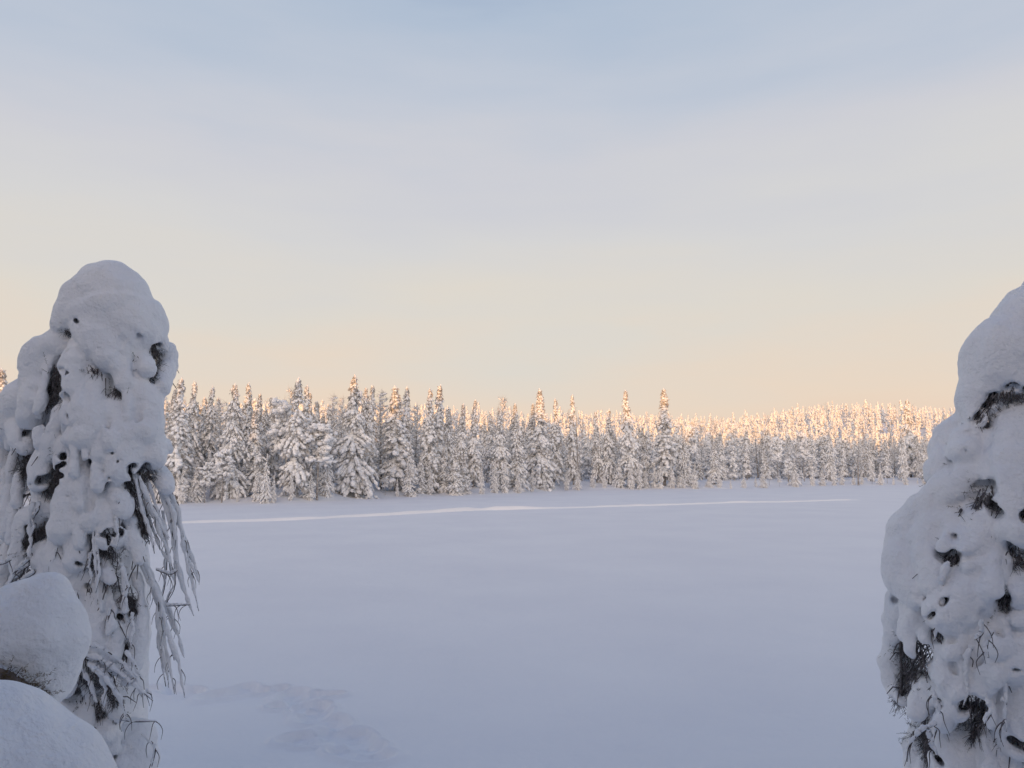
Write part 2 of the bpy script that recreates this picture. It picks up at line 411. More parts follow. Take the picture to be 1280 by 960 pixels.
for px, top, kind, wf, back, lab in [
 (244, 478, 'spruce', 1.0, 9, None), (266, 484, 'spruce', 1.0, 10, None), (310, 480, 'spruce', 1, 11, None), (322, 492, 'spruce', 1, 8, None), (345, 497, 'spruce', 1, 9, None),
 (415, 497, 'birch', 1.0, 9, None), (427, 499, 'birch', 1.0, 13, None), (455, 486, 'spruce', 1, 8, None), (463, 482, 'slim', 1, 6, None), (478, 492, 'birch', 1.3, 6, None),
 (508, 484, 'slim', 1.1, 6, None), (592, 500, 'spruce', 1, 5, None), (625, 496, 'birch', 1, 7, None), (692, 499, 'slim', 1, 5, None), (662, 505, 'spruce', 1, 6, None), (640, 505, 'spruce', 1, 7, None),
 (575, 505, 'spruce', 1, 5, None), (560, 510, 'spruce', 1, 6, None), (745, 515, 'slim', 1, 6, None), (760, 512, 'spruce', 1, 6, None), (216, 486, 'spruce', 1, 9, None)]:
    place(px, top, None, kind, wf, back, lab)

def put(x, y, kind, H, wf=1.0):
    ALL.append([x, y, kind, rnd.randrange(nvar[kind]), H, wf, None])
def visible(x, y): return 60 < 640 + F * x / y * .9935 < 1260 or -20 < 640 + F * x / y < 60

def far_enough(x, y, dmin):
    return all((x - a[0]) ** 2 + (y - a[1]) ** 2 > dmin * dmin for a in ALL)
# front edge: small snowed-in trees and bushes
px = 170.
while px < 1215:
    x = 0; Y = 70.
    kx = (px - 640) / F
    for _ in range(20): Y = float(shore(kx * Y)) + .2
    Y += rnd.uniform(-.3, 1.6)
    h = rnd.choice([1.3, 2.2, 3., 3.8, 4.5]) * rnd.uniform(.8, 1.2)
    kd = rnd.choice(['small', 'small', 'pine', 'small', 'broad'])
    if abs(px - 428) > 10: put(kx * Y, Y, kd, h, 1.0 if kd != 'small' else rnd.uniform(.6, .9))
    px += rnd.uniform(8, 22) * (75 / Y) ** .5
# rows behind
tries = 0
while tries < 5000 and len(ALL) < 298:
    tries += 1
    px = rnd.uniform(-15, 1215); kx = (px - 640) / F
    Y = 70.
    for _ in range(20): Y = float(shore(kx * Y))
    d = 1.5 + 26 * rnd.random() ** 1.3
    y = Y + d; x = kx * y
    if abs(640 + F * x / y - 429) < 9 and d < 25: continue
    if not far_enough(x, y, 1.25 + .012 * y): continue
    kd = rnd.choice(['spruce', 'spruce', 'spruce', 'slim', 'slim', 'broad', 'pine', 'birch'])
    h = rnd.uniform(6.5, 9.6) if kx > -.22 else rnd.uniform(7, 10.2)
    if kx > .1: h = rnd.uniform(6.0, 9.0)
    put(x, y, kd, h, rnd.uniform(.85, 1.2))

# labels: landmark trees carry their own; every other one is told by the nearest landmark and its side, row and kind
SHORTN = {0: 'slim dark-tipped spruce', 3: 'lone pink-tipped spruce', 5: 'widest white spruce', 8: 'the twin spires', 9: 'tall mid spruce', 11: 'bare dead trunk', 13: 'paired lone spires', 14: 'short dark trunk'}
LPX = {LM[k][0]: v for k, v in SHORTN.items()}
ORD = ['first', 'second', 'third', 'fourth', 'fifth', 'sixth', 'seventh', 'eighth', 'ninth', 'tenth']
recs = []
for a in ALL:
    x, y, kind, v, H, wf, lab = a
    ppx = 640 + F * x / y / 1.0
    dsh = y - float(shore(x))
    row = 'edge' if dsh < 2.2 else ('mid' if dsh < 12 else 'back')
    recs.append([a, ppx, row])
marks = sorted(LPX.items())
byk = {}
for r in recs:
    if r[0][6]: continue
    m = min(marks, key=lambda q: abs(q[0] - r[1])); side = 'left' if r[1] < m[0] else 'right'
    byk.setdefault((m[0], side, r[2], CATS[r[0][2]]), []).append(r)
ADJ = {'spruce': 'snow-coated', 'slim': 'narrow snowy', 'broad': 'broad white', 'small': 'low snow-smothered', 'pine': 'clumpy snow-laden', 'birch': 'frosted twiggy', 'snag': 'bare'}
ROW = {'edge': 'on lake edge', 'mid': 'behind edge trees', 'back': 'deep in treeline'}
for (mpx, side, row, cat), L in byk.items():
    L.sort(key=lambda r: abs(r[1] - mpx))
    for i, r in enumerate(L):
        if i < 10 and row == 'edge' or (i < 10 and row == 'mid' and len(L) <= 10):
            kind = r[0][2]
            r[0][6] = f"{ADJ[kind]} {cat} {ROW[row]}, {ORD[i]} {side} of {LPX[mpx]}"
            r.append(None)
        else:
            r[0][6] = f"snowy {cat} {ROW[row]}, among look-alikes {side} of {LPX[mpx]}"
            r.append(f"{cat}s {ROW[row].split(',')[0]} {side} of {LPX[mpx]}")
seen = {}
for rec in recs:
    (x, y, kind, v, H, wf, lab) = rec[0]
    grp = rec[3] if len(rec) > 3 and rec[3] else 'snow-covered trees of the far lakeside'
    t = empty(NAMES[kind], (x, y, float(ground_z(x, y)) - .05))
    s = H / 10
    wfac = wf * (1.0 if kind != 'pine' else .9)
    t.scale = (s * wfac, s * wfac, s)
    if kind in ('spruce', 'slim', 'broad') and H < 8: t.scale = ((s + .12) * wfac, (s + .12) * wfac, s)
    t.rotation_euler = (rnd.uniform(-.02, .02), rnd.uniform(-.03, .03), rnd.uniform(0, 6.28))
    tag(t, lab, CATS[kind], grp)
    for pn, me in PROTO[kind, v].items():
        o = bpy.data.objects.new(pn, me); COL.objects.link(o); o.parent = t

# the rest of the wood up the hill, one mass
LOW = [[forest_tree(k, 900 + i * 7 + len(k), low=True) for i in range(3)] for k in ('spruce', 'slim', 'broad', 'birch')]
def mass(name, pts):
    rng = np.random.default_rng(33); Vs = []; Ts = []; Ms = []; o = 0
    for (x, y, h) in pts:
        kd = rng.choice([0, 0, 0, 1, 1, 2, 3]); parts = LOW[kd][rng.integers(3)]
        a = rng.uniform(0, 6.283); s = h / 10; w = s * rng.uniform(1.15, 1.75)
        ca, sa = math.cos(a), math.sin(a); z = float(ground_z(x, y))
        for mi, pn in enumerate(('trunk', 'crown', 'snow')):
            V, T = parts[pn]
            W = np.stack([(V[:, 0] * ca - V[:, 1] * sa) * w + x, (V[:, 0] * sa + V[:, 1] * ca) * w + y, V[:, 2] * s + z], 1)
            Vs.append(W); Ts.append(T + o); Ms.append(np.full(len(T), mi)); o += len(V)
    return mesh(name, np.concatenate(Vs), np.concatenate(Ts), [M_fbark, M_frost, M_fsnow], np.concatenate(Ms))
pts = []
rr = random.Random(5)
while len(pts) < 5200:
    y = rr.uniform(88, 400); kx = rr.uniform(-.78, .74); x = kx * y
    d = y - float(shore(x))
    if d < (9 if kx > .0 else 24): continue
    if d < 45 and not far_enough(x, y, 2.0): continue
    pts.append((x, y, rr.uniform(5.0, 9.6) * (1.22 if rr.random() < .1 else 1)))
for k in range(260):     # tree belt beyond the sides of the frame
    x = rr.choice([rr.uniform(-150, -48), rr.uniform(95, 190)]); y = float(shore(x)) + rr.uniform(2, 35)
    pts.append((x, y, rr.uniform(6.5, 10)))
tag(mass('forest', pts), 'snow-covered conifer wood rising up the low hill behind the lakeside trees, sunlit on top', 'forest', kind='stuff')
pts = []
for k in range(900):
    x = rr.uniform(-330, 260); y = -rr.uniform(30, 62)
    pts.append((x, y, rr.uniform(5.5, 7.8)))
for k in range(520):  # unseen near trees, added to block sky light and darken the foreground
    x = rr.uniform(-60, 60); y = -rr.uniform(4, 30)
    pts.append((x, y, rr.uniform(8.5, 11.5)))
for k in range(40):  # out of frame at both sides, added to shade the near spruces
    sd_ = rr.choice((-1, 1)); x = sd_ * rr.uniform(8, 40); y = rr.uniform(-4, 2.5)
    pts.append((x, y, rr.uniform(6, 9.5)))
for k in range(36):  # closer unseen side trees, added as further shade
    sd_ = rr.choice((-1, 1)); x = sd_ * rr.uniform(3.4, 11); y = rr.uniform(-6, 1.2)
    pts.append((x, y, rr.uniform(6, 9.5)))
for k in range(7):  # close behind the viewer, added to cut light on the near snow
    pts.append((rr.uniform(-3.4, 3.4), rr.uniform(-6.5, -2.8), rr.uniform(5, 8)))
tag(mass('forest', pts), 'snowy ridge wood behind the viewer shading the lake, nearer trees added to darken the foreground', 'forest', kind='stuff')

# ------------------------------------------------------------------ signed-distance snow sculpting
class Field:
    def __init__(s, lo, hi, h):
        s.lo = np.array(lo, float); s.h = h
        s.n = np.ceil((np.array(hi) - s.lo) / h).astype(int) + 1
        s.F = np.full(s.n, .25, np.float32)
        s.ax = [s.lo[i] + h * np.arange(s.n[i]) for i in range(3)]
    def seg(s, a, b, ra, rb, k=.03, cut=False, sq=(1, 1, 1)):
        """smooth union (or cut) of a tapered capsule"""
        a = np.array(a, float); b = np.array(b, float); m = max(ra, rb) + .10 + k
        i0 = np.maximum(((np.minimum(a, b) - m - s.lo) / s.h).astype(int), 0)
        i1 = np.minimum(((np.maximum(a, b) + m - s.lo) / s.h).astype(int) + 2, s.n)
        if np.any(i1 <= i0): return
        X, Y, Z = np.meshgrid(*[s.ax[i][i0[i]:i1[i]].astype(np.float32) for i in range(3)], indexing='ij')
        d = b - a; L = float(d @ d) + 1e-9
        t = np.clip(((X - a[0]) * d[0] + (Y - a[1]) * d[1] + (Z - a[2]) * d[2]) / L, 0, 1)
        D = np.sqrt((X - a[0] - t * d[0]) ** 2 + (Y - a[1] - t * d[1]) ** 2 + (Z - a[2] - t * d[2]) ** 2) - (ra + (rb - ra) * t)
        sl = tuple(slice(i0[i], i1[i]) for i in range(3)); G = s.F[sl]
        if cut: D = -D; hh = np.clip(.5 + .5 * (D - G) / k, 0, 1); s.F[sl] = G + (D - G) * hh + k * hh * (1 - hh)
        else: hh = np.clip(.5 + .5 * (G - D) / k, 0, 1); s.F[sl] = G + (D - G) * hh - k * hh * (1 - hh)
    def chain(s, ch, k):
        P_ = np.array([c[0] for c in ch], float); R_ = [c[1] for c in ch]; m = max(R_) + .10 + k
        i0 = np.maximum(((P_.min(0) - m - s.lo) / s.h).astype(int), 0); i1 = np.minimum(((P_.max(0) + m - s.lo) / s.h).astype(int) + 2, s.n)
        if np.any(i1 <= i0): return
        X, Y, Z = np.meshgrid(*[s.ax[i][i0[i]:i1[i]].astype(np.float32) for i in range(3)], indexing='ij'); D = None
        for a, b, ra, rb in zip(P_[:-1], P_[1:], R_[:-1], R_[1:]):
            d = b - a; L = float(d @ d) + 1e-9
            t = np.clip(((X - a[0]) * d[0] + (Y - a[1]) * d[1] + (Z - a[2]) * d[2]) / L, 0, 1)
            E = np.sqrt((X - a[0] - t * d[0]) ** 2 + (Y - a[1] - t * d[1]) ** 2 + (Z - a[2] - t * d[2]) ** 2) - (ra + (rb - ra) * t)
            if D is None: D = E
            else: hh = np.clip(.5 + .5 * (D - E) / .012, 0, 1); D = D + (E - D) * hh - .012 * hh * (1 - hh)
        sl = tuple(slice(i0[i], i1[i]) for i in range(3)); G = s.F[sl]; hh = np.clip(.5 + .5 * (G - D) / k, 0, 1); s.F[sl] = G + (D - G) * hh - k * hh * (1 - hh)
    def noise(s, scale, amp, seed):
        rg = np.random.default_rng(seed); mats = []; dims = []
        for i in range(3):
            q = (s.ax[i] - s.lo[i]) / scale; j = np.floor(q).astype(int); u = q - j; u = u * u * (3 - 2 * u)
            W = np.zeros((len(q), j.max() + 2), np.float32); W[np.arange(len(q)), j] = 1 - u; W[np.arange(len(q)), j + 1] = u
            mats.append(W); dims.append(W.shape[1])
        g = rg.uniform(-1, 1, dims).astype(np.float32)
        g = np.einsum('abc,xa->xbc', g, mats[0]); g = np.einsum('xbc,yb->xyc', g, mats[1]); g = np.matmul(g, mats[2].T)
        s.F += amp * g
    def nets(s):
        Fv = s.F; neg = Fv < 0; n = s.n
        cnt = np.zeros(n - 1, np.int8)
        cor = [(i, j, k) for i in (0, 1) for j in (0, 1) for k in (0, 1)]
        for i, j, k in cor: cnt += neg[i:n[0] - 1 + i, j:n[1] - 1 + j, k:n[2] - 1 + k]
        act = (cnt > 0) & (cnt < 8); idx = np.argwhere(act); ID = np.full(n - 1, -1, np.int32); ID[act] = np.arange(len(idx))
        val = {c: Fv[idx[:, 0] + c[0], idx[:, 1] + c[1], idx[:, 2] + c[2]] for c in cor}
        acc = np.zeros((len(idx), 3)); w = np.zeros(len(idx))
        for c in cor:
            for ax_ in range(3):
                if c[ax_] == 0:
                    e = list(c); e[ax_] = 1; e = tuple(e); a, b = val[c], val[e]
                    m = (a < 0) != (b < 0); t = np.where(m, a / np.where(m, a - b, 1), 0)
                    p = np.tile(np.array(c, float), (len(idx), 1)); p[:, ax_] = t
                    acc += p * m[:, None]; w += m
        V = s.lo + s.h * (idx + acc / w[:, None])
        T = []
        for ax_ in range(3):
            o1, o2 = (ax_ + 1) % 3, (ax_ + 2) % 3
            A = np.moveaxis(neg, (ax_, o1, o2), (0, 1, 2)); B = np.moveaxis(ID, (ax_, o1, o2), (0, 1, 2))
            ch = A[:-1, 1:-1, 1:-1] != A[1:, 1:-1, 1:-1]; e = np.argwhere(ch)
            i, j, k = e[:, 0], e[:, 1] + 1, e[:, 2] + 1
            q = np.stack([B[i, j - 1, k - 1], B[i, j, k - 1], B[i, j, k], B[i, j - 1, k]], 1)
            fl = ~A[i, j, k]; q[fl] = q[fl][:, ::-1]; q = q[(q >= 0).all(1)]; T.append(q)
        return V, np.concatenate(T)

def relax(V, T, it=2):
    for _ in range(it):
        S = np.zeros_like(V); w = np.zeros(len(V))
        for a, b in ((0, 1), (1, 2), (2, 3), (3, 0)):
            np.add.at(S, T[:, a], V[T[:, b]]); np.add.at(S, T[:, b], V[T[:, a]])
            np.add.at(w, T[:, a], 1); np.add.at(w, T[:, b], 1)
        V = .5 * V + .5 * S / np.maximum(w, 1)[:, None]
    return V

def chain_seg(f, pts, k=.03, cut=False):
    for (a, ra), (b, rb) in zip(pts[:-1], pts[1:]): f.seg(a, b, ra, rb, k, cut)

class Shape:
    """a big snow-laden tree traced in photo pixels round a vertical axis at pixel cx, depth Y"""
    def __init__(s, cx, Y, env):
        s.cx, s.Y, s.env = cx, Y, env          # env: (py, half width in px)
        s.ppm = F / Y
    def R(s, py): return np.interp(py, [e[0] for e in s.env], [e[1] for e in s.env]) / s.ppm
    def pt(s, px, py, off=0., depth=None):
        """front-surface point; off > 0 sinks it into the tree (metres)"""
        if depth is None:
            r = s.R(py); dx = (px - s.cx) / s.ppm
            depth = -.72 * math.sqrt(max(r * r - dx * dx, 0.0)) + off
        return P(px, py, s.Y + depth)

def tube(pts, rads, sides=6, sub=4):
    """smooth tube through control points"""
    pts = np.array(pts, float); n = len(pts); L = np.linspace(0, n - 1, (n - 1) * sub + 1)
    ext = np.vstack([2 * pts[0] - pts[1], pts, 2 * pts[-1] - pts[-2]])
    O = []
    for l in L:
        i = min(int(l), n - 2); t = l - i; p0, p1, p2, p3 = ext[i:i + 4]
        O.append(.5 * (2 * p1 + (p2 - p0) * t + (2 * p0 - 5 * p1 + 4 * p2 - p3) * t * t + (3 * p1 - p0 - 3 * p2 + p3) * t ** 3))
    return taper(O, np.interp(L, range(n), rads), sides)

def twig_cluster(c, r, n, rg, down=.6, length=.12, w=.0022):
    out = []
    for _ in range(n):
        p = c + rg.normal(0, r, 3); d = rg.normal(0, 1, 3); d[2] -= down; d /= np.linalg.norm(d); l = length * rg.uniform(.5, 1.3)
        m = p + d * l * .5 + rg.normal(0, .01, 3)
        out.append(taper([p, m, p + d * l + (0, 0, -.02)], (w * 1.4, w, w * .5), 4))
    return out

def needle_cluster(c, r, n, rg):
    """short sprays of needles"""
    ctr = c + rg.normal(0, r, (n, 3)); d = rg.normal(0, 1, (n, 3)); d[:, 2] -= .5; d /= np.linalg.norm(d, axis=1, keepdims=True)
    V, T = [], []
    base = []; dirs = []
    for k in range(n):
        for q in range(26):
            t = rg.uniform(0, 1); base.append(ctr[k] + d[k] * .09 * t); v = d[k] * .6 + rg.normal(0, .55, 3); dirs.append(v / np.linalg.norm(v) * rg.uniform(.010, .018))
    return slivers(np.array(base), np.array(dirs), np.full(len(base), .0011), rg)
#FOREGROUND
# ------------------------------------------------------------------ the big snow-laden spruces
def big_tree(S, lo, hi, h, lobes, pockets, creases, strands, seed, label, zbot, outl, outr, fill, smooth_y, core=.50):
    rg = np.random.default_rng(seed)
    f = Field(lo, hi, h); ppm = S.ppm
    ax_ = P(S.cx, 480, S.Y)
    def inside(x, y, m):
        return np.interp(y, [e[0] for e in outl], [e[1] for e in outl]) + m < x < np.interp(y, [e[0] for e in outr], [e[1] for e in outr]) - m
    def hollow(x, y, r):
        for a, b, ra, c, d, rb in pockets:
            for u in (0, .5, 1):
                if math.hypot(x - (a + (c - a) * u), (y - (b + (d - b) * u)) * .8) < r * (.5 if y < 560 else .8) + (ra + (rb - ra) * u): return True
        return False
    prev = None
    for y in np.arange(S.env[0][0] + 22, zbot, 16.):
        c = P(S.cx, y, S.Y); r = max(S.R(y) * core - .02, .04)
        if prev is not None: f.seg(prev[0], c, prev[1], r, .05)
        prev = (c, r)
    W = []; extra = []
    def lobe(pts, o0, o1, k, wob=.12, sub=3):
        """a drooping load of snow: starts under its upper neighbour, swells out over the lower one"""
        n = (len(pts) - 1) * sub + 1; L = np.linspace(0, len(pts) - 1, n); a = np.array(pts, float)
        ch = []
        for i, l in enumerate(L):
            x, y, r = (np.interp(l, range(len(pts)), a[:, q]) for q in range(3))
            u = i / (n - 1); r = r * (1 + rg.uniform(-wob, wob))
            ch.append((S.pt(x + rg.normal(0, .07 * r), y, o0 + (o1 - o0) * u ** .8 + r / ppm * .5), r / ppm))
        f.chain(ch, k); return ch
    for L in lobes:
        off = L[0] if not isinstance(L[0], tuple) else 0.
        pts = [q if q[1] < smooth_y else (q[0], q[1], q[2] * (.94 if q[2] > 18 else 1.05) * (.88 if q[1] > 600 and S.cx < 640 else 1)) for q in L if isinstance(q, tuple)]
        top_ = pts[0][1] < smooth_y
        big = max(q[2] for q in pts)
        ch = lobe(pts, off + (.02 if top_ else .07), off - (.01 if top_ else .05), .030 if top_ else (.012 if big > 20 else .006)); W.append(ch)
        c0 = P(S.cx, pts[0][1], S.Y); turn = math.pi + rg.uniform(-.25, .25); ca, sa = math.cos(turn), math.sin(turn); dz = rg.uniform(-.12, .05); ch2 = []
        for p, r in ch:
            dx, dy = (p[0] - c0[0]) * .85, p[1] - S.Y
            q = np.array((c0[0] + dx * ca - dy * sa, S.Y + dx * sa + dy * ca, p[2] + dz)); r2 = r * .95
            py = 585 - (q[2] - CAMZ) * F / q[1]; pr = r2 * F / q[1]
            lo_ = np.interp(py, [e[0] for e in outl], [e[1] for e in outl]) + pr + 8; hi_ = np.interp(py, [e[0] for e in outr], [e[1] for e in outr]) - pr - (8 if py < 640 else 30)
            if lo_ > hi_: lo_ = hi_ = (lo_ + hi_) / 2
            q[0] = (np.clip(640 + F * q[0] / q[1], lo_, hi_) - 640) * q[1] / F
            ch2.append((q, r2))
        f.chain(ch2, .012)
    # the many smaller loads between, row under row
    for (x0, x1, y0, y1, cnt, ra, rb, la, lb, o_) in fill:
        for q in range(cnt):
            y = y0 + (y1 - y0) * (q + rg.uniform(0, 1)) / cnt; x = rg.uniform(x0, x1); r = rg.uniform(ra, rb); l = rg.uniform(la, lb)
            dx = (x - S.cx) * rg.uniform(.02, .16) * l / 50 + rg.normal(0, 2.5)
            if not (inside(x, y, r + 2) and inside(x + dx, y + l, r + 2)): continue
            if hollow(x + dx, y + l, r) or hollow(x + dx * .5, y + l * .5, r) or hollow(x, y, r * .6): continue
            o = o_ + rg.uniform(-.03, .03)
            ch = lobe([(x, y, r * .7), (x + dx * .5, y + l * .5, r * .9), (x + dx, y + l, r)], o + .06, o - .05, .005, .2)
            if q % 9 == 0: W.append(ch)
    for x, y, r, x2, y2, r2 in pockets:
        n_ = int(math.hypot(x2 - x, y2 - y) / 4) + 2
        for u in np.linspace(0, 1, n_):
            rp = (r + (r2 - r) * u); rr_ = rp * rg.uniform(.6, 1.05) * .55
            if rp < (4.5 if y < 560 else 3.4): continue
            xx, yy = x + (x2 - x) * u + rg.normal(0, rp * .35), y + (y2 - y) * u + rg.normal(0, rp * .4)
            up_ = .06 + rr_ / ppm * 1.6
            f.seg(S.pt(xx, yy, -.24) - (0, 0, .05), S.pt(xx + rg.normal(0, 1.5), yy, .0) + (0, 0, up_ * .4), rr_ * .9 / ppm, rr_ / ppm, .024, True)
            f.seg(S.pt(xx, yy, .0) + (0, 0, up_ * .4), S.pt(xx + rg.normal(0, 2), yy, .10) + (0, 0, up_), rr_ / ppm, rr_ / ppm, .024, True)
    for cr in creases:
        r = cr[0] / ppm; pts = [(S.pt(x, y, -.04), r * .9) for x, y in cr[1:]]
        chain_seg(f, pts, .03, True)
    for (x0, x1, y0, y1, cnt, *_r) in fill:
        for q in range(0):
            x, y, l, r = rg.uniform(x0, x1), rg.uniform(y0, y1), rg.uniform(12, 38), rg.uniform(1.5, 2.6)
            dx = (x - S.cx) * .1 * l / 40 + rg.normal(0, 4)
            if not (inside(x, y, 16) and inside(x + dx, y + l, 16)): continue
            for o in (-.22, -.15, -.08, -.02): f.seg(S.pt(x, y, o) + (0, 0, (o + .2) * .3), S.pt(x + dx, y + l, o) + (0, 0, (o + .2) * .3), r / ppm, r * .6 / ppm, .010, True)
            extra.append((x, y, l))
    f.noise(.16, .013, seed); f.noise(.06, .008, seed + 1); f.noise(.028, .0035, seed + 2)
    V, T = f.nets(); V = relax(V, T, 1)
    t = empty('snow_laden_spruce', (ax_[0], S.Y, float(ground_z(ax_[0], S.Y)) - .05))
    base = np.array(t.location)
    tag(t, label, 'spruce tree')
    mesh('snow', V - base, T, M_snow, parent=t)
    top = P(S.cx, S.env[0][0] + 30, S.Y)
    Vt, Tt = tube([base, (base + top) / 2 + (.03, 0, 0), top], (.10, .06, .012), 10, 6)
    mesh('trunk', Vt - base, Tt, M_bark, parent=t)
    # boughs: from the trunk out under their loads of snow
    for ch in W[1::2]:
        e = ch[-1][0]; m = ch[0][0]; a = np.array((ax_[0], S.Y, m[2] + .05))
        lst = [tube([a, m * .6 + a * .4 + (0, 0, .03), m, e + (0, 0, -.01)], (.022, .018, .012, .004), 6, 4)]
        for k in range(9):
            q = m + (e - m) * rg.uniform(.2, 1); o = rg.normal(0, .05, 3)
            lst.append(taper([q, q + o * .6 - (0, 0, .03), q + o - (0, 0, .09)], (.005, .004, .002), 5))
        v, tt = join(lst); mesh('branch', v - base, tt, M_twig, parent=t)
    # dark twigs and needle sprays showing in the hollows and between the loads of snow
    tw, nd = [], []
    def sprig(x, y, o, l, w):
        dx = (x - S.cx) * .10 * l / 30 + rg.normal(0, 4)
        p = [S.pt(x, y, o + .03), S.pt(x + dx * .4, y + l * .35, o - .01), S.pt(x + dx, y + l, o - .005)]
        out_ = [tube(p, (w, w * .8, w * .35), 5, 3)]
        for k in range(4):
            u = rg.uniform(.15, .9); q = p[0] * (1 - u) + p[2] * u; e = rg.normal(0, .022, 3); e[2] = -abs(e[2]) - .012
            out_.append(taper([q, q + e * .6 + (0, 0, .004), q + e * 1.2], (w * .5, w * .4, w * .2), 4))
        return out_
    for x, y, r, x2, y2, r2 in pockets:
        n = max(1, int(math.hypot(x2 - x, y2 - y) / max(r, 3)) + 1)
        for u in np.linspace(0, 1, n + 1):
            px_, py_, rp = x + (x2 - x) * u, y + (y2 - y) * u, r + (r2 - r) * u; pr = rp / ppm
            for k in range(5): tw += sprig(px_ + rg.normal(0, rp * .6), py_ - rp * rg.uniform(.3, 1.6), rg.uniform(.01, .06), rg.uniform(.8, 2.2) * rp + 4, rg.uniform(.002, .0042))
            nd.append(needle_cluster(S.pt(px_, py_ - rp * .4, .06), pr * .85, 6, rg))
    for (x0, x1, y0, y1, cnt, *_r) in fill:
        for k in range(int(cnt * .8)):
            x, y = rg.uniform(x0, x1), rg.uniform(y0, y1)
            if inside(x, y, 16) and inside(x, y + 30, 14): tw += sprig(x, y, rg.uniform(.02, .08), rg.uniform(12, 38), rg.uniform(.002, .004))
    for x, y, l in extra: tw += sprig(x, y, .03, l, .003)
    v, tt = join(tw); mesh('twigs', v - base, tt, M_twig, parent=t)
    v, tt = join(nd); mesh('needles', v - base, tt, M_needle, parent=t)
    # hanging twigs: dark, each with its line of snow
    more = []
    for q in range(15 if S.cx < 640 else 6):
        x = rg.uniform(*((40, 182) if S.cx < 640 else (1120, 1270))); y = rg.uniform(*((610, 800) if S.cx < 640 else (700, 880))); l = rg.uniform(40, 105)
        side = (x - S.cx) / 70 * rg.uniform(.3, 1.6) + rg.normal(0, .5); st = [rg.uniform(.012, .021)]
        for u in np.linspace(0, 1, 5):
            xx = x + side * 9 * u ** 1.6 + rg.normal(0, 1.5); r_ = S.R(y + l * u); dx = min(abs(xx - S.cx) / ppm, r_ * .97)
            st.append((xx, y + l * u, -.72 * math.sqrt(r_ * r_ - dx * dx) - .045 - .03 * u))
        if inside(x, y, 8) and inside(st[-1][0], y + l, 4): more.append(tuple(st))
    for st in strands:
        more.append(st)
        if len(st) > 4 and S.cx < 640:
            for _ in range(2):
                ox, oy, od, c0, c1 = rg.uniform(-9, 7), rg.uniform(-14, 10), rg.uniform(-.05, .08), rg.uniform(.6, 1.0), rg.normal(0, 4)
                n = len(st) - 1; m = max(3, int(round(n * c0)))
                more.append((st[0] * .75,) + tuple((x + ox + c1 * (i / n) ** 2, y + oy, d + od) for i, (x, y, d) in enumerate(st[1:1 + m])))
    for st in more:
        p = [S.pt(x + rg.normal(0, 2.2), y, depth=d + rg.normal(0, .012)) for x, y, d in st[1:]]; n = len(p)
        lst = [tube(p, np.linspace(.0055, .002, n), 6, 5)]
        for k in range(3):
            i = rg.integers(0, n - 1); q = p[i] + (p[i + 1] - p[i]) * rg.uniform(0, 1); s_ = rg.choice((-1, 1)) * rg.uniform(.02, .06)
            lst.append(tube([q, q + (s_ * .5, rg.uniform(-.01, .01), -.02), q + (s_ * .8, rg.uniform(-.02, .02), -.06), q + (s_ * .85, rg.uniform(-.03, .03), -.11)], (.003, .0026, .002, .001), 5, 3))
        v, tt = join(lst); tw_o = mesh('hanging_twig', v - base, tt, M_twig, parent=t)
        r0 = st[0] * .88; kn = (n - 1) * 5 + 1
        L_ = np.linspace(0, n - 1, kn); q = np.stack([np.interp(L_, range(n), [a[k] for a in p]) for k in range(3)], 1)
        rad = r0 * rg.uniform(.45, 1.25, kn) * np.interp(np.arange(kn), [0, kn * .15, kn * .8, kn - 1], [.8, 1, .7, .15])
        q = q + np.stack([-.45 * rad, -.15 * rad + rg.normal(0, .002, kn), .75 * rad + .002], 1)
        v, tt = tube(q, rad, 9, 3); v = v + rg.normal(0, .0011, v.shape)
        mesh('snow', v - base, tt, M_snow, parent=tw_o)
    return t

